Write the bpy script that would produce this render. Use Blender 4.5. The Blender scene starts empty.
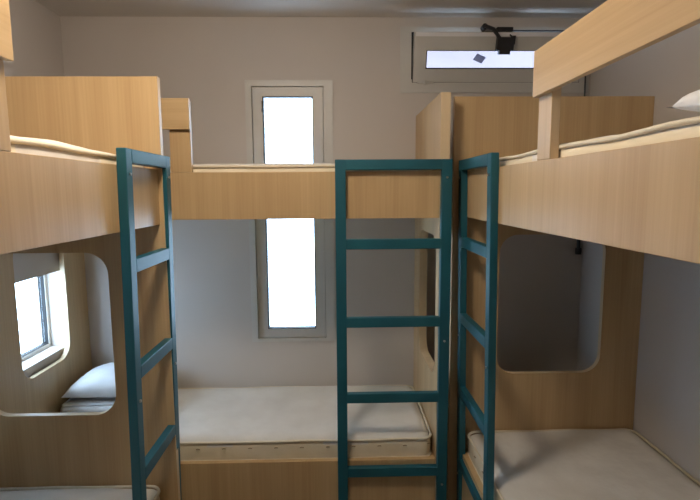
import bpy, bmesh, math, random
from mathutils import Vector, Matrix, noise
random.seed(4)
S = bpy.context.scene
C = S.collection
PI = math.pi

# ------------------------------------------------------------------ materials
def lin(r, g, b):
    f = lambda c: c/12.92 if c <= .04045 else ((c+.055)/1.055)**2.4
    return (f(r/255), f(g/255), f(b/255), 1)

def newmat(name):
    m = bpy.data.materials.new(name); m.use_nodes = True
    nt = m.node_tree; nt.nodes.clear()
    out = nt.nodes.new('ShaderNodeOutputMaterial')
    b = nt.nodes.new('ShaderNodeBsdfPrincipled')
    nt.links.new(b.outputs[0], out.inputs[0])
    return m, nt, b

def noisy(name, c1, c2, scale=(8, 8, 8), rough=.6, bump=0, detail=4, nscale=1.0, metal=0, bscale=None, lo=.3, hi=.7, coat=0):
    m, nt, b = newmat(name)
    N = nt.nodes.new; L = nt.links.new
    tc = N('ShaderNodeTexCoord'); mp = N('ShaderNodeMapping'); mp.inputs['Scale'].default_value = scale
    nz = N('ShaderNodeTexNoise'); nz.inputs['Scale'].default_value = nscale; nz.inputs['Detail'].default_value = detail
    rp = N('ShaderNodeValToRGB')
    rp.color_ramp.elements[0].color = c1; rp.color_ramp.elements[0].position = lo
    rp.color_ramp.elements[1].color = c2; rp.color_ramp.elements[1].position = hi
    L(tc.outputs['Object'], mp.inputs[0]); L(mp.outputs[0], nz.inputs['Vector'])
    L(nz.outputs['Fac'], rp.inputs[0]); L(rp.outputs[0], b.inputs['Base Color'])
    b.inputs['Roughness'].default_value = rough; b.inputs['Metallic'].default_value = metal
    b.inputs['Coat Weight'].default_value = coat
    if bump:
        src = nz
        if bscale:
            src = N('ShaderNodeTexNoise'); src.inputs['Scale'].default_value = bscale; src.inputs['Detail'].default_value = 3
            L(tc.outputs['Object'], src.inputs['Vector'])
        bp = N('ShaderNodeBump'); bp.inputs['Strength'].default_value = bump; bp.inputs['Distance'].default_value = .01
        L(src.outputs['Fac'], bp.inputs['Height']); L(bp.outputs[0], b.inputs['Normal'])
    return m

def wood(name, axis, dark=lin(178, 147, 107), light=lin(205, 177, 134), rough=.42):
    """laminate: long thin grain streaks along one axis, broad tone bands, fine pores"""
    m, nt, b = newmat(name)
    N = nt.nodes.new; L = nt.links.new
    tc = N('ShaderNodeTexCoord')
    def nz(s_across, s_along, det, dist=0):
        mp = N('ShaderNodeMapping'); s = [s_across]*3; s['xyz'.index(axis)] = s_along
        mp.inputs['Scale'].default_value = s
        n = N('ShaderNodeTexNoise'); n.inputs['Scale'].default_value = 1; n.inputs['Detail'].default_value = det
        n.inputs['Distortion'].default_value = dist
        L(tc.outputs['Object'], mp.inputs[0]); L(mp.outputs[0], n.inputs['Vector']); return n
    broad = nz(13, .5, 3, .4); fine = nz(130, 2.2, 3, 0)
    mx = N('ShaderNodeMix'); mx.inputs['Factor'].default_value = .38
    L(broad.outputs['Fac'], mx.inputs[2]); L(fine.outputs['Fac'], mx.inputs[3])
    rp = N('ShaderNodeValToRGB')
    rp.color_ramp.elements[0].color = dark; rp.color_ramp.elements[0].position = .26
    rp.color_ramp.elements[1].color = light; rp.color_ramp.elements[1].position = .74
    L(mx.outputs[0], rp.inputs[0]); L(rp.outputs[0], b.inputs['Base Color'])
    b.inputs['Roughness'].default_value = rough
    bp = N('ShaderNodeBump'); bp.inputs['Strength'].default_value = .06; bp.inputs['Distance'].default_value = .002
    L(fine.outputs['Fac'], bp.inputs['Height']); L(bp.outputs[0], b.inputs['Normal'])
    return m

M = {}
M['wood_z'] = wood('oak_laminate_upright', 'z')
M['wood_x'] = wood('oak_laminate_along_x', 'x')
M['wood_y'] = wood('oak_laminate_along_y', 'y')
M['edge'] = noisy('cream_edge_band', lin(208, 184, 148), lin(222, 200, 166), (20, 20, 2), .45)
M['ply'] = noisy('pale_plywood', lin(186, 158, 118), lin(200, 172, 132), (3, 30, 30), .7)
M['teal'] = noisy('teal_paint', lin(18, 82, 98), lin(26, 96, 112), (6, 6, 3), .48, .02, bscale=90)
M['steel'] = noisy('zinc_bolt', lin(150, 150, 150), lin(190, 190, 190), (40, 40, 40), .3, metal=1)
M['wall'] = noisy('painted_wall', lin(196, 189, 184), lin(204, 197, 192), (1.2, 1.2, 1.2), .85, .05, bscale=160)
M['ceil'] = noisy('painted_ceiling', lin(204, 198, 191), lin(212, 206, 199), (1, 1, 1), .9, .04, bscale=120)
M['floor'] = noisy('grey_vinyl', lin(96, 90, 84), lin(112, 106, 99), (9, 9, 9), .5)
M['frame'] = noisy('white_window_frame', lin(196, 194, 190), lin(206, 204, 200), (4, 4, 4), .4)
M['white'] = noisy('lit_sash_edge_white', lin(235, 234, 236), lin(242, 241, 243), (4, 4, 4), .35)  # white that stands in for light on the sash's top edge
M['gasket'] = noisy('black_rubber', lin(22, 22, 24), lin(30, 30, 32), (30, 30, 30), .7)
M['black'] = noisy('black_plastic', lin(20, 20, 22), lin(30, 30, 33), (30, 30, 30), .45)
M['sticker'] = noisy('grey_sticker', lin(98, 96, 104), lin(116, 114, 122), (40, 40, 40), .6)
M['base'] = noisy('skirting', lin(150, 140, 128), lin(160, 150, 138), (5, 5, 5), .6)
M['ticking'] = noisy('cream_mattress_cover', lin(216, 212, 206), lin(228, 225, 220), (7, 7, 7), .9, .25, bscale=26)
M['piping'] = noisy('beige_piping', lin(218, 208, 186), lin(226, 217, 198), (30, 30, 30), .85)
M['side'] = noisy('beige_side_cover', lin(222, 211, 186), lin(230, 220, 198), (9, 9, 9), .9, .2, bscale=30)
M['thread'] = noisy('tan_thread', lin(150, 132, 104), lin(166, 148, 118), (30, 30, 30), .9)
M['cotton'] = noisy('white_cotton', lin(222, 224, 228), lin(234, 236, 240), (10, 10, 10), .92, .3, bscale=18)

def glass_mat():
    m, nt, b = newmat('window_glass'); nt.nodes.remove(b)
    N = nt.nodes.new; L = nt.links.new
    out = [n for n in nt.nodes if n.type == 'OUTPUT_MATERIAL'][0]
    t = N('ShaderNodeBsdfTransparent'); t.inputs[0].default_value = (.93, .96, .97, 1)
    g = N('ShaderNodeBsdfGlossy'); g.inputs['Roughness'].default_value = .03
    x = N('ShaderNodeMixShader')
    x.inputs[0].default_value = .05; L(t.outputs[0], x.inputs[1]); L(g.outputs[0], x.inputs[2]); L(x.outputs[0], out.inputs[0])
    return m
M['glass'] = glass_mat()
def thin_film(name, col):      # thin printed film: lets some light through
    m, nt, b = newmat(name)
    t = nt.nodes.new('ShaderNodeBsdfTranslucent'); t.inputs[0].default_value = col
    x = nt.nodes.new('ShaderNodeMixShader'); x.inputs[0].default_value = .6
    out = [n for n in nt.nodes if n.type == 'OUTPUT_MATERIAL'][0]
    b.inputs['Base Color'].default_value = col
    nt.links.new(b.outputs[0], x.inputs[1]); nt.links.new(t.outputs[0], x.inputs[2]); nt.links.new(x.outputs[0], out.inputs[0])
    return m
M['sticker'] = thin_film('grey_sticker', lin(150, 146, 158))
def emit_mat(name, col, st):
    m, nt, b = newmat(name)
    b.inputs['Base Color'].default_value = (.8, .8, .8, 1)
    b.inputs['Emission Color'].default_value = col; b.inputs['Emission Strength'].default_value = st
    return m
M['diffuser'] = emit_mat('lamp_diffuser', (1, .85, .67, 1), 56)

# ------------------------------------------------------------------ helpers
def link(name, bm, mats, parent=None, smooth=False):
    """ONE mesh object; bm is in world coordinates, moved to the parent's frame"""
    off = Vector((0, 0, 0)); p = parent
    while p: off += p.location; p = p.parent
    bmesh.ops.recalc_face_normals(bm, faces=bm.faces)
    if parent is not None:
        bmesh.ops.translate(bm, verts=bm.verts, vec=-off); loc = Vector((0, 0, 0))
    else:
        zs = min(v.co.z for v in bm.verts)
        c = Vector(((min(v.co.x for v in bm.verts)+max(v.co.x for v in bm.verts))/2,
                    (min(v.co.y for v in bm.verts)+max(v.co.y for v in bm.verts))/2, zs))
        bmesh.ops.translate(bm, verts=bm.verts, vec=-c); loc = c
    me = bpy.data.meshes.new(name); bm.to_mesh(me); bm.free()
    if not isinstance(mats, (list, tuple)): mats = [mats]
    for m in mats: me.materials.append(M[m])
    if smooth:
        for p_ in me.polygons: p_.use_smooth = True
    o = bpy.data.objects.new(name, me); C.objects.link(o); o.location = loc
    if parent: o.parent = parent
    return o

def box(bm, a, b, bev=.0015, mat=0):
    a, b = [min(x, y) for x, y in zip(a, b)], [max(x, y) for x, y in zip(a, b)]
    r = bmesh.ops.create_cube(bm, size=1)
    vs = r['verts']
    for v in vs:
        v.co = Vector([a[i]+(v.co[i]+.5)*(b[i]-a[i]) for i in range(3)])
    fs = {f for v in vs for f in v.link_faces}
    for f in fs: f.material_index = mat
    if bev:
        es = {e for v in vs for e in v.link_edges}
        bmesh.ops.bevel(bm, geom=list(es), offset=bev, segments=2, affect='EDGES', profile=.5)
    return bm

def nb(a, b, bev=.0015): return box(bmesh.new(), a, b, bev)

def tube(bm, pts, r, seg=8, closed=False):
    pts = [Vector(p) for p in pts]; n = len(pts); rings = []
    for i, p in enumerate(pts):
        if closed: t = (pts[(i+1) % n]-pts[i-1])
        else: t = pts[min(i+1, n-1)]-pts[max(i-1, 0)]
        t.normalize()
        u = Vector((0, 0, 1)) if abs(t.z) < .9 else Vector((1, 0, 0))
        s = t.cross(u).normalized(); w = s.cross(t).normalized()
        rings.append([bm.verts.new(p+(s*math.cos(2*PI*k/seg)+w*math.sin(2*PI*k/seg))*r) for k in range(seg)])
    for i in range(n if closed else n-1):
        A, B = rings[i], rings[(i+1) % n]
        for k in range(seg): bm.faces.new((A[k], A[(k+1) % seg], B[(k+1) % seg], B[k]))
    if not closed:
        bm.faces.new(rings[0]); bm.faces.new(rings[-1][::-1])
    return bm

def rrect(u0, u1, v0, v1, r, n=10):
    P = []
    for cx, cy, a0 in ((u1-r, v1-r, 0), (u0+r, v1-r, 90), (u0+r, v0+r, 180), (u1-r, v0+r, 270)):
        for k in range(n+1):
            a = math.radians(a0+90*k/n); P.append((cx+r*math.cos(a), cy+r*math.sin(a)))
    return P

def slab(rect, holes, T, t0, t1, edge_mat=1):
    """a plate with holes: rect and holes in (u, v), thickness t0..t1, mapped by T(u, v, t)"""
    bm = bmesh.new()
    u0, u1, v0, v1 = rect
    loops = [[(u0, v0), (u1, v0), (u1, v1), (u0, v1)]]+holes
    for t in (t0, t1):
        es = []
        for lp in loops:
            vs = [bm.verts.new(T(u, v, t)) for u, v in lp]
            es += [bm.edges.new((vs[i], vs[(i+1) % len(vs)])) for i in range(len(vs))]
        bmesh.ops.triangle_fill(bm, use_beauty=True, use_dissolve=False, edges=es)
    bm.verts.ensure_lookup_table()
    tot = sum(len(l) for l in loops); base = 0
    for lp in loops:
        n = len(lp)
        for i in range(n):
            a, b = bm.verts[base+i], bm.verts[base+(i+1) % n]
            c, d = bm.verts[tot+base+(i+1) % n], bm.verts[tot+base+i]
            f = bm.faces.new((a, b, c, d)); f.material_index = edge_mat
        base += n
    return bm

def empty(name, loc, label, cat, group=None):
    o = bpy.data.objects.new(name, None); C.objects.link(o); o.location = loc
    o.empty_display_size = .1
    tag(o, label, cat, group); return o
def tag(o, label, cat, group=None):
    o['label'] = label; o['category'] = cat
    if group: o['group'] = group
    return o
def struct(name, bm, mats):
    o = link(name, bm, mats); o['kind'] = 'structure'; return o

# ------------------------------------------------------------------ the room
XL, XR, YB, YF, ZC = -1.49, 1.44, 2.85, -1.35, 2.548
TH = .14
rect = lambda a, b, c, d: [(a, c), (b, c), (b, d), (a, d)]
TALL = (-.505, -.018, .72, 2.212)
TOP = (.36, 1.425, 2.143, 2.497)
LW = (1.75, 2.68, .765, 1.185)          # left wall: y0 y1 z0 z1, behind the far bunk
LN = (.15, .52, .88, 1.20)           # added opening in the left wall, beside the near lower bunk
struct('wall_back', slab((XL-TH, XR+TH, 0, ZC), [rect(*TALL), rect(*TOP)], lambda u, v, t: (u, t, v), YB, YB+TH, 0), 'wall')
struct('wall_left', slab((YF, YB, 0, ZC), [rect(*LW), rect(*LN)], lambda u, v, t: (t, u, v), XL, XL-TH, 0), 'wall')
struct('wall_right', nb((XR, YF, 0), (XR+TH, YB, ZC), 0), 'wall')
struct('wall_front', nb((XL-TH, YF-TH, 0), (XR+TH, YF, ZC), 0), 'wall')
struct('floor', nb((XL-TH, YF-TH, -.1), (XR+TH, YB+TH, 0), 0), 'floor')
struct('ceiling', nb((XL-TH, YF-TH, ZC), (XR+TH, YB+TH, ZC+.1), 0), 'ceil')

def ring(bm, r0, r1, T, t0, t1):
    """picture-frame ring between outer r0 and inner r1"""
    q = slab(r0, [rect(*r1)], T, t0, t1, 0)
    me = bpy.data.meshes.new('tmp'); q.to_mesh(me); q.free(); bm.from_mesh(me); bpy.data.meshes.remove(me)
    return bm
def ins(r, a): return (r[0]+a, r[1]-a, r[2]+a, r[3]-a)

# tall window in the back wall
TB = lambda u, v, t: (u, t, v)
w = struct('window_1', ring(bmesh.new(), TALL, (-.470, -.070, .738, 2.180), TB, YB-.010, YB+.061), 'frame')
link('frame_stop', ring(bmesh.new(), TALL, (-.425, -.117, .780, 2.140), TB, YB+.0615, YB+.10), 'frame', w)
sash = ring(bmesh.new(), (-.467, -.073, .741, 2.177), (-.412, -.130, .793, 2.127), TB, YB+.006, YB+.06)
link('window_sash', sash, 'frame', w)
link('gasket', ring(bmesh.new(), (-.4118, -.1302, .7932, 2.1268), (-.406, -.1345, .797, 2.1225), TB, YB+.004, YB+.05), 'gasket', w)
link('pane', nb((-.4058, YB+.03, .7972), (-.1347, YB+.036, 2.1223), 0), 'glass', w)
b = bmesh.new(); box(b, (-.414, YB-.012, 2.06), (-.402, YB+.004, 2.10), .002); box(b, (-.416, YB-.004, 2.04), (-.41, YB+.005, 2.06), .001)
link('latch', b, 'black', w)

# high hopper window, sash hinged at its foot and leaning into the room
w = struct('window_2', ring(bmesh.new(), TOP, (.425, 1.372, 2.198, 2.462), TB, YB-.008, YB+.05), 'frame')
link('frame_stop', ring(bmesh.new(), TOP, (.490, 1.360, 2.272, 2.412), TB, YB+.0505, YB+.09), 'gasket', w)  # stop and ring below are black to paint the shade in the sash gap
link('gasket', ring(bmesh.new(), (.4252, 1.3718, 2.1982, 2.4618), (.429, 1.368, 2.1990, 2.4565), TB, YB-.003, YB+.05), 'gasket', w)
hz, hy = 2.200, YB-.006
tilt = math.radians(15)
def TS(u, v, t):      # sash frame coordinates: v up the sash from its hinge, t outwards
    return (u, hy-math.sin(tilt)*v+math.cos(tilt)*t, hz+math.cos(tilt)*v+math.sin(tilt)*t)
sash = ring(bmesh.new(), (.430, 1.367, 0, .258), (.497, 1.300, .070, .165), TS, 0, .045)
sash = link('window_sash', sash, 'frame', w)
link('gasket', ring(bmesh.new(), (.4971, 1.2999, .0701, .1649), (.502, 1.295, .0755, .162), TS, -.001, .04), 'gasket', w)
link('pane', slab((.5021, 1.2949, .0756, .1619), [], TS, .02, .025, 0), 'glass', w)
bm = bmesh.new(); box(bm, (.4255, YB-.0095, 2.4545), (1.3715, YB-.0082, 2.468), 0)
box(bm, (.4205, YB-.0095, 2.215), (.4285, YB-.0082, 2.468), 0)
link('gap_shade_bars', bm, 'gasket', w)  # black bars on the frame paint the shaded gap round the sash
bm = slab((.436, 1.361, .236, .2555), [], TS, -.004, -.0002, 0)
link('lit_edge_strip', bm, 'white', sash)  # paints the lit top edge of the sash as a white strip
st = [(.762, .118), (.812, .098), (.834, .130), (.784, .150)]
bm = bmesh.new()
va = [bm.verts.new(TS(u, v, .017)) for u, v in st]; vb = [bm.verts.new(TS(u, v, .0195)) for u, v in st]
bm.faces.new(va); bm.faces.new(vb[::-1])
for i in range(4): bm.faces.new((va[i], va[(i+1) % 4], vb[(i+1) % 4], vb[i]))
s = link('sticker', bm, 'sticker', w); s['label'] = 'small grey square sticker stuck askew on the glass'
for hx in (.50, 1.27):
    b = bmesh.new(); tube(b, [(hx-.045, hy-.006, hz-.002), (hx+.045, hy-.006, hz-.002)], .005); box(b, (hx-.006, hy-.014, hz-.012), (hx+.006, hy, hz+.008), .001)
    link('hinge', b, 'frame', w)

# window in the left wall, seen through the openings of the bunk ends
TLW = lambda u, v, t: (t, u, v)
def side_window(name, R):
    w = struct(name, ring(bmesh.new(), R, ins(R, .018), TLW, XL-.085, XL-.13), 'frame')
    link('gasket', ring(bmesh.new(), ins(R, .0182), ins(R, .022), TLW, XL-.09, XL-.12), 'gasket', w)
    a = ins(R, .0222)
    link('pane', nb((XL-.11, a[0], a[2]), (XL-.105, a[1], a[3]), 0), 'glass', w)
    return w
side_window('window_3', LW)
side_window('added_window', LN)  # out of view, added as a daylight source for the lower bunks

M['dimmer'] = noisy('sky_dimmer_grey', lin(80, 62, 62), lin(86, 68, 68), (2, 2, 2), .9)
struct('dimming_slab_1', nb((XL-.6, YB+TH+.001, 2.62), (XR+.6, YB+2.6, 2.74), 0), 'dimmer')      # added slab outside, dims the sky seen through the high window

# ------------------------------------------------------------------ window opener on the back wall
op = empty('window_opener', (.89, YB, 2.44), 'black winding gear above the high window with its long thin rod', 'window opener', None)
bm = bmesh.new()
box(bm, (.885, YB-.045, 2.462), (.975, YB, 2.486), .004)
box(bm, (.805, YB-.03, 2.455), (.90, YB, 2.468), .003)
tube(bm, [(.818, YB-.045, 2.488), (.818, YB, 2.488)], .016, 12)
link('bracket', bm, 'black', op)
bm = bmesh.new()
bx = TS(.905, .22, 0)
tube(bm, [(.818, YB-.05, 2.488), (.85, YB-.09, 2.46), (.905, bx[1]-.02, bx[2]-.02)], .010, 8)
tube(bm, [(.93, YB-.04, 2.47), (.955, bx[1]-.02, bx[2]+.01)], .004, 6)
link('folding_arm', bm, 'black', op)
bm = bmesh.new()
def sb(u0, u1, v0, v1, t0, t1):
    q = slab((u0, u1, v0, v1), [], TS, t0, t1, 0); me = bpy.data.meshes.new('t'); q.to_mesh(me); q.free(); bm.from_mesh(me); bpy.data.meshes.remove(me)
sb(.875, .965, .165, .232, -.035, -.0005); sb(.89, .95, .145, .17, -.030, -.0005); sb(.955, .972, .195, .24, -.028, -.0005)
link('sash_clamp', bm, 'black', op)
bm = bmesh.new()
tube(bm, [(.97, YB-.02, 2.472), (1.375, YB-.02, 2.472)], .0045, 8)
tube(bm, [(1.392, YB-.03, 2.455), (1.400, YB-.03, 1.30)], .0045, 8)
box(bm, (1.37, YB-.04, 2.448), (1.41, YB, 2.482), .004)
box(bm, (1.385, YB-.022, 1.86), (1.41, YB, 1.88), .003)
link('rod', bm, 'black', op)
bm = bmesh.new()
tube(bm, [(1.400, YB-.03, 1.32), (1.402, YB-.03, 1.255)], .010, 10)
tube(bm, [(1.402, YB-.03, 1.262), (1.402, YB-.03, 1.225)], .017, 10)
link('crank_handle', bm, 'black', op)

# ------------------------------------------------------------------ bunk beds
ZR0, ZR1 = 1.479, 1.683     # upper side rail
ZG0, ZG1 = 1.862, 1.990     # guard board
ZP = 2.016                  # top of the end panels
DU, DL = 1.600, .340        # decks the mattresses lie on
TK = .025

def bunk(label, T, L, W, grain_along, panels, gstart, loc, lad, post0):
    """T(l, w, z): l along the bed from its far end, w from the aisle face to the wall"""
    r = empty('bunk_bed', loc, label, 'bunk bed', 'three wooden bunk beds with teal ladders')
    along = 'wood_'+grain_along
    for (l0, l1, w0, w1, hole) in panels:
        link('end_panel', slab((w0, w1, .0, ZP), [rrect(*hole, .085)], lambda u, v, t: T(t, u, v), l0, l1), ['wood_z', 'edge'], r)
    def bd(name, l0, l1, w0, w1, z0, z1, m, bev=.0015):
        return link(name, nb(T(l0, w0, z0), T(l1, w1, z1), bev), m, r)
    la, lb = panels[0][1], panels[1][0]
    g = .0006
    bd('side_rail', la+g, lb-g, 0, TK, ZR0, ZR1, 'wood_z')
    bd('lower_rail', la+g, lb-g, .004, .004+TK, .0, .352, 'wood_z')
    bd('upper_deck', la+g, lb-g, TK+g, W-g, DU-.02, DU, 'ply')
    bd('lower_deck', la+g, lb-g, .004+TK+g, W-g, DL-.02, DL, 'ply')
    bd('wall_rail', la+g, lb-g, W-.025, W-g, DU-.12, DU-.02-g, 'wood_z')
    bd('wall_rail', la+g, lb-g, W-.025, W-g, .12, DL-.02-g, 'wood_z')
    gb = bd('guard_rail', gstart, lb-g, -.018, -g, ZG0, ZG1, along)
    posts = [gstart+.004, lb-.2]
    for p in posts:
        q = nb(T(p, 0, ZR1+g), T(p+.088, TK, ZG1-.004), .0015)
        # light edge banding on the narrow upright faces
        q.faces.ensure_lookup_table(); ax = 0 if grain_along == 'x' else 1
        for f in q.faces:
            f.normal_update()
            if abs(f.normal[ax]) > .8 and f.calc_area() > .001: f.material_index = 1
        link('guard_post', q, ['wood_z', 'edge'], gb)
    # ladder: two square-tube stiles hooked on the rail, foot slightly nearer the bed
    l0, l1, ltop, lbot = lad
    D, SW, RH = .030, .046, .045
    ZT = 1.733
    def lw(z): return -ltop+(ltop-lbot)*(1-z/ZT)     # outer tube face (w) at height z, nearer side = -D more
    def tb(bm, a, b, za, zb):
        vs = []
        for z in (za, zb):
            o1 = lw(z)-D; o2 = lw(z)
            vs.append([bm.verts.new(T(l, w_, z)) for l, w_ in ((a, o1), (b, o1), (b, o2), (a, o2))])
        for k in range(4): bm.faces.new((vs[0][k], vs[0][(k+1) % 4], vs[1][(k+1) % 4], vs[1][k]))
        bm.faces.new(vs[0]); bm.faces.new(vs[1])
    bm = bmesh.new(); tb(bm, l0, l0+SW, 0, ZT); tb(bm, l1-SW, l1, 0, ZT)
    bmesh.ops.bevel(bm, geom=list(bm.edges), offset=.003, segments=2, affect='EDGES', profile=.5)
    ld = link('ladder', bm, 'teal', r); ld['label'] = 'teal painted metal ladder'
    for zc in (ZT-RH/2, 1.368, 1.018, .666, .308):
        bm = bmesh.new(); tb(bm, l0+SW-.0015, l1-SW+.0015, zc-RH/2+.0003, zc+RH/2-.0003)
        bmesh.ops.bevel(bm, geom=list(bm.edges), offset=.003, segments=2, affect='EDGES', profile=.5)
        link('rung', bm, 'teal', ld)
    # hooks over the rail, bolts through the stiles
    for a in (l0, l1-SW):
        link('bracket', nb(T(a+.01, lw(1.56)+.0004, 1.53), T(a+.036, -.0004, 1.57), .001), 'teal', ld)
    for z in (1.655, .93, .245):
        for a in ((l0+SW/2,) if grain_along == 'x' else (l1-SW/2, l0+SW/2)):
            p0 = Vector(T(a, lw(z)-D-.004, z)); p1 = Vector(T(a, lw(z)-D+.001, z))
            bm = bmesh.new(); tube(bm, [p0, (p0+p1)/2, p1], .0052, 10)
            link('bolt', bm, 'steel', ld)
    return r

# right bunk: end panel set back beside the back bunk
XRr = .583
TR = lambda l, w_, z: (XRr+w_, 2.262-l, z)
WR = XR-XRr-.001
bunk('wooden bunk bed along the right wall with an end panel behind its ladder', TR, 2.0, WR, 'y',
     [(-TK, 0, -.051, WR, (.172, .672, .725, 1.393)), (2.0, 2.0+TK, -.02, WR, (.172, .672, .725, 1.393))],
     2.262-1.450, (XRr+.42, 1.26, 0), (.012, .486, .002, -.022), None)
# left bunk
XLl = -.663
TLf = lambda l, w_, z: (XLl-w_, 1.871-l, z)
WL = XLl-XL-.001
bunk('wooden bunk bed along the left wall, its end panel window showing white bedding behind', TLf, 2.0, WL, 'y',
     [(-TK, 0, -.016, WL, (.205, .705, .735, 1.375)), (2.0, 2.0+TK, -.016, WL, (.205, .705, .735, 1.375))],
     1.871-1.048, (XLl-.42, .87, 0), (-.050, .348, .002, -.022), None)
# back bunk across the far wall
TBk = lambda l, w_, z: (.492-l, 2.166+w_, z)
WB = YB-2.166-.001
bunk('wooden bunk bed across the back wall in front of the tall window', TBk, 1.9, WB, 'x',
     [(0, .042, 0, WB, (.058, .504, .725, 1.393)), (1.942, 1.942+TK, -.245, WB, (.062, .470, .725, 1.385))],
     .492+.618, (-.48, 2.5, 0), (-.006, .499, .002, -.003), None)

# ------------------------------------------------------------------ mattresses
def mattress(x0, x1, y0, y1, z0, z1, label, group, seed, rc=.05, sag=.006, dense=True):
    hx, hy_ = (x1-x0)/2, (y1-y0)/2; cx, cy = (x0+x1)/2, (y0+y1)/2
    nx, ny, nz = max(8, int((x1-x0)/.03)), max(8, int((y1-y0)/.03)), 6
    re = .022
    bm = bmesh.new(); V = {}
    def plan(x, y):
        qx = max(-(hx-rc), min(hx-rc, x)); qy = max(-(hy_-rc), min(hy_-rc, y))
        dx, dy = x-qx, y-qy; n = math.hypot(dx, dy)
        if n > 1e-9 and dx and dy:
            k = max(abs(dx), abs(dy))/n; dx *= k; dy *= k
        e = min(hx-abs(x), hy_-abs(y))
        return qx+dx, qy+dy, e
    def vert(i, j, k):
        if (i, j, k) in V: return V[i, j, k]
        x = -hx+2*hx*i/nx; y = -hy_+2*hy_*j/ny
        X, Y, e = plan(x, y)
        H = z1-z0
        if k == nz:
            d = re-math.sqrt(max(0, re*re-(re-min(e, re))**2))
            z = z1-d
            P = Vector(((cx+X)*2.2+seed, (cy+Y)*2.2, seed))
            z += sag*(noise.noise(P)*1.3+.5*noise.noise(P*3.1))*min(1, e/.06+.4)
            P2 = Vector(((cx+X)*9+(cy+Y)*5, (cy+Y)*3.0-(cx+X)*2, seed*2))
            z -= .0035*max(0, 1-abs(noise.noise(P2))*9)*min(1, e/.1)
        elif k == 0:
            z = z0
        else:
            t = k/nz; z = z0+(H-re)*t
            bulge = .004*math.sin(PI*t)*(1+.6*math.sin((X+Y)*2*PI/.11))
            n = math.hypot(X, Y); X += bulge*(X/hx if abs(X) > hx-rc-.01 else 0); Y += bulge*(Y/hy_ if abs(Y) > hy_-rc-.01 else 0)
        V[i, j, k] = bm.verts.new((cx+X, cy+Y, z)); return V[i, j, k]
    for i in range(nx):
        for j in range(ny):
            for k in (0, nz):
                bm.faces.new((vert(i, j, k), vert(i+1, j, k), vert(i+1, j+1, k), vert(i, j+1, k)))
    for k in range(nz):
        for i in range(nx):
            for j in (0, ny): bm.faces.new((vert(i, j, k), vert(i+1, j, k), vert(i+1, j, k+1), vert(i, j, k+1)))
        for j in range(ny):
            for i in (0, nx): bm.faces.new((vert(i, j, k), vert(i, j+1, k), vert(i, j+1, k+1), vert(i, j, k+1)))
    # piping round the top and bottom edges
    pathp = rrect(x0-.002, x1+.002, y0-.002, y1+.002, rc, 6)
    def dense_path(z, wob):
        P = []
        n = len(pathp)
        for i in range(n):
            a = Vector(pathp[i]); b_ = Vector(pathp[(i+1) % n]); m = max(1, int((b_-a).length/.04))
            for q in range(m):
                p = a.lerp(b_, q/m)
                P.append((p.x, p.y, z+wob*noise.noise(Vector((p.x*5, p.y*5, seed)))))
        return P
    for f in bm.faces:
        if max(v.co.z for v in f.verts) < z1-re+.001 and min(v.co.z for v in f.verts) < z1-re-.001: f.material_index = 2
    if dense:
        n0 = len(bm.faces)
        P = dense_path((z0+z1)/2+.0, 0); acc = 0
        for i in range(1, len(P)):
            acc += (Vector(P[i])-Vector(P[i-1])).length
            if acc > .11:
                acc = 0; p = Vector(P[i]); d = Vector((p.x-cx, p.y-cy, 0))
                out = Vector((math.copysign(1, d.x), 0, 0)) if hx-abs(d.x) < .01 else Vector((0, math.copysign(1, d.y), 0))
                zc = p.z+.012
                side = Vector((out.y, out.x, 0))
                tube(bm, [p+out*.005+side*-.008+Vector((0, 0, zc-p.z)), p+out*.008+Vector((0, 0, zc-p.z+.004)), p+out*.005+side*.008+Vector((0, 0, zc-p.z))], .0022, 5)
        bm.faces.ensure_lookup_table()
        for f in bm.faces[n0:]: f.material_index = 1
    o = link('mattress', bm, ['ticking', 'thread', 'side'], None, True)
    tag(o, label, 'mattress', group)
    if dense:
        bm = bmesh.new(); tube(bm, dense_path(z1-.014, .004), .0060, 8, True); pp = link('piping', bm, 'piping', o, True)
        bm = bmesh.new(); tube(bm, dense_path(z0+.0075, 0), .005, 8, True); link('piping', bm, 'piping', o, True)
    return o

GU, GL = 'thin cream mattresses on the upper bunks', 'pale mattresses on the lower bunks'
y_r0, y_r1 = .30, 2.25
mattress(.615, 1.425, y_r0, y_r1, DU, 1.728, 'thin cream mattress on the upper right bunk with a pillow on it', GU, 1.0, sag=.008)
mattress(.617, 1.425, y_r0, y_r1, DL, .452, 'pale mattress on the shaded lower right bunk', GL, 2.0)
mattress(-1.475, -.697, -.09, 1.86, DU, 1.726, 'thin cream mattress on the upper left bunk', GU, 3.0, sag=.008)
mattress(-1.475, -.706, -.09, 1.86, DL, .452, 'pale mattress on the lower left bunk, in the bottom left corner', GL, 4.0)
mattress(-1.43, .430, 2.200, 2.835, DU, 1.722, 'thin cream mattress on the upper back bunk in front of the tall window', GU, 5.0, sag=.004)
mattress(-1.43, .438, 2.200, 2.840, DL, .452, 'pale quilted mattress on the lower back bunk below the tall window', GL, 6.5, sag=.006)

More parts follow.
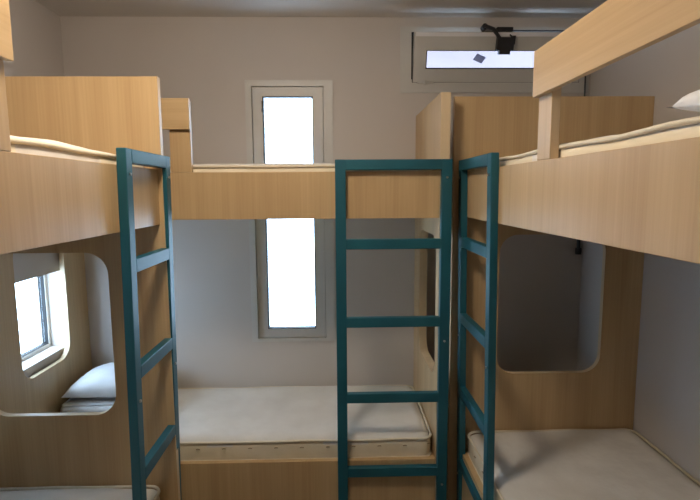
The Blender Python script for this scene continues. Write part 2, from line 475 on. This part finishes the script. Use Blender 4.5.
# ------------------------------------------------------------------ pillows and folded bedding
def pillow(name, c, size, rot, label, cat, group=None, n=26, pw=2.6, seed=0., mat='cotton', curl=0):
    a, b_, h = size[0]/2, size[1]/2, size[2]
    bm = bmesh.new(); g = {}
    R = Matrix.Rotation(rot, 3, 'Z')
    for s in (0, 1):
        for i in range(n+1):
            for j in range(n+1):
                edge = i in (0, n) or j in (0, n)
                if s == 1 and edge: g[s, i, j] = g[0, i, j]; continue
                x, y = 2*i/n-1, 2*j/n-1
                f = (max(0, (1-abs(x)**pw))*max(0, (1-abs(y)**pw)))**.42
                wr = .5+.0
                nzv = noise.noise(Vector((x*2.2+seed, y*2.2, s*3+seed)))*.10+.05*noise.noise(Vector((x*6, y*6+seed, s)))
                pin = 1-.05*(1-y*y)*abs(x)**3; pin2 = 1-.05*(1-x*x)*abs(y)**3
                zz = h*.12+(h*.88*f*(1+nzv) if s else -h*.12*min(1, f*1.6))
                zz += curl*max(0, abs(x)*abs(y)-.6)
                p = R @ Vector((x*a*pin, y*b_*pin2, 0))
                g[s, i, j] = bm.verts.new((c[0]+p.x, c[1]+p.y, c[2]+zz))
    for s in (0, 1):
        for i in range(n):
            for j in range(n):
                bm.faces.new((g[s, i, j], g[s, i+1, j], g[s, i+1, j+1], g[s, i, j+1]))
    o = link(name, bm, mat, None, True)
    return tag(o, label, cat, group)

def folded(x0, x1, y0, y1, z0, layers, lt, label, seed):
    """a folded sheet: stacked soft layers joined by a rounded fold on the aisle side"""
    bm = bmesh.new()
    nx = 24
    prof = []
    for k in range(layers):
        z = z0+lt*(k+.5)
        ys = [y0+(y1-y0)*q/8 for q in range(9)]
        if k % 2: ys = ys[::-1]
        prof += [(y, z) for y in ys]
        if k < layers-1:
            ye = ys[-1]; sg = 1 if ye > (y0+y1)/2 else -1
            for q in (1, 2, 3):
                a = -PI/2+PI*q/4; prof.append((ye+sg*math.cos(a)*lt*.5, z+lt*.5+math.sin(a)*lt*.5))
    th = lt*.46
    rows = []
    for i in range(nx+1):
        x = x0+(x1-x0)*i/nx; row = []
        for q, (y, z) in enumerate(prof):
            P = Vector((x*6+seed, y*6, z*10)); row.append(bm.verts.new((x+.004*noise.noise(Vector((q*.7, seed, z*40))), y, z+.004*noise.noise(P)*((z-z0)/(lt*layers)))))
        rows.append(row)
    for i in range(nx):
        for q in range(len(prof)-1): bm.faces.new((rows[i][q], rows[i+1][q], rows[i+1][q+1], rows[i][q+1]))
    bmesh.ops.recalc_face_normals(bm, faces=bm.faces)
    bmesh.ops.solidify(bm, geom=list(bm.faces), thickness=th)
    mz = min(v.co.z for v in bm.verts)
    bmesh.ops.translate(bm, verts=bm.verts, vec=(0, 0, z0-mz))
    o = link('folded_sheet', bm, 'cotton', None, True)
    return tag(o, label, 'bedding')

folded(-1.425, -1.00, 2.47, 2.81, .456, 4, .020, 'white folded sheet under the pillow at the left end of the lower back bunk', 2)
pillow('pillow', (-1.205, 2.64, .545), (.43, .36, .105), 0, 'plump white pillow on a folded sheet, seen through the left bunk end opening', 'pillow', 'white pillows', seed=1.3)
pillow('pillow', (.875, .735, 1.738), (.48, .46, .085), 0, 'white pillow with a turned-up corner at the right edge, on the upper right bunk', 'pillow', 'white pillows', seed=4.1, curl=.02)

# ------------------------------------------------------------------ lighting
lamp_xy = (-.32, 1.2)
cl = empty('ceiling_light', (lamp_xy[0], lamp_xy[1], ZC), 'round domed opal ceiling lamp above the aisle', 'ceiling light')
def dome(zt, rad, h, nr=8, ns=40, under=True):
    bm = bmesh.new(); rings = []
    for i in range(nr):
        a_ = PI/2*i/nr
        rings.append([bm.verts.new((lamp_xy[0]+rad*math.cos(a_)*math.cos(2*PI*k/ns), lamp_xy[1]+rad*math.cos(a_)*math.sin(2*PI*k/ns), zt-h*math.sin(a_))) for k in range(ns)])
    tip = bm.verts.new((lamp_xy[0], lamp_xy[1], zt-h))
    for i in range(nr-1):
        for k in range(ns): bm.faces.new((rings[i][k], rings[i][(k+1) % ns], rings[i+1][(k+1) % ns], rings[i+1][k]))
    for k in range(ns): bm.faces.new((rings[-1][k], rings[-1][(k+1) % ns], tip))
    bm.faces.new(rings[0]); return bm
bm = bmesh.new(); tube(bm, [(lamp_xy[0], lamp_xy[1], ZC-.0005), (lamp_xy[0], lamp_xy[1], ZC-.02), (lamp_xy[0], lamp_xy[1], ZC-.04)], .13, 40)
link('housing', bm, 'frame', cl)
link('diffuser', dome(ZC-.0405, .15, .11), 'diffuser', cl, True)

W = bpy.data.worlds.new('sky'); S.world = W; W.use_nodes = True
nt = W.node_tree; nt.nodes.clear()
bg = nt.nodes.new('ShaderNodeBackground'); out = nt.nodes.new('ShaderNodeOutputWorld')
tc = nt.nodes.new('ShaderNodeTexCoord'); sx = nt.nodes.new('ShaderNodeSeparateXYZ'); rp = nt.nodes.new('ShaderNodeValToRGB')
rp.color_ramp.elements[0].position = .42; rp.color_ramp.elements[0].color = (.56, .75, 1, 1)
rp.color_ramp.elements[1].position = .56; rp.color_ramp.elements[1].color = (.60, .78, 1, 1)
mr = nt.nodes.new('ShaderNodeMapRange'); mr.inputs[1].default_value = -1; mr.inputs[2].default_value = 1
nt.links.new(tc.outputs['Generated'], sx.inputs[0]); nt.links.new(sx.outputs[2], mr.inputs[0]); nt.links.new(mr.outputs[0], rp.inputs[0])
nt.links.new(rp.outputs[0], bg.inputs[0]); nt.links.new(bg.outputs[0], out.inputs[0])
bg.inputs[1].default_value = 14.0

# ------------------------------------------------------------------ camera
f, p, y, r = 494.4, .1191, .0258, -.0062
R_ = Vector((math.cos(y), -math.sin(y), 0))
F_ = Vector((math.cos(p)*math.sin(y), math.cos(p)*math.cos(y), -math.sin(p)))
U_ = Vector((math.sin(p)*math.sin(y), math.sin(p)*math.cos(y), math.cos(p)))
rt = R_*math.cos(r)+U_*math.sin(r); up = U_*math.cos(r)-R_*math.sin(r)
cam = bpy.data.cameras.new('camera'); co = bpy.data.objects.new('camera', cam); C.objects.link(co)
cam.sensor_width = 36; cam.lens = f/700*36; cam.clip_start = .02
m = Matrix((rt, up, -F_)).transposed().to_4x4(); m.translation = Vector((0, 0, 1.6))
co.matrix_world = m
S.camera = co
S.view_settings.view_transform = 'Standard'; S.view_settings.look = 'None'
S.view_settings.gamma = 1; S.view_settings.use_curve_mapping = False
S.view_settings.exposure = 0.12
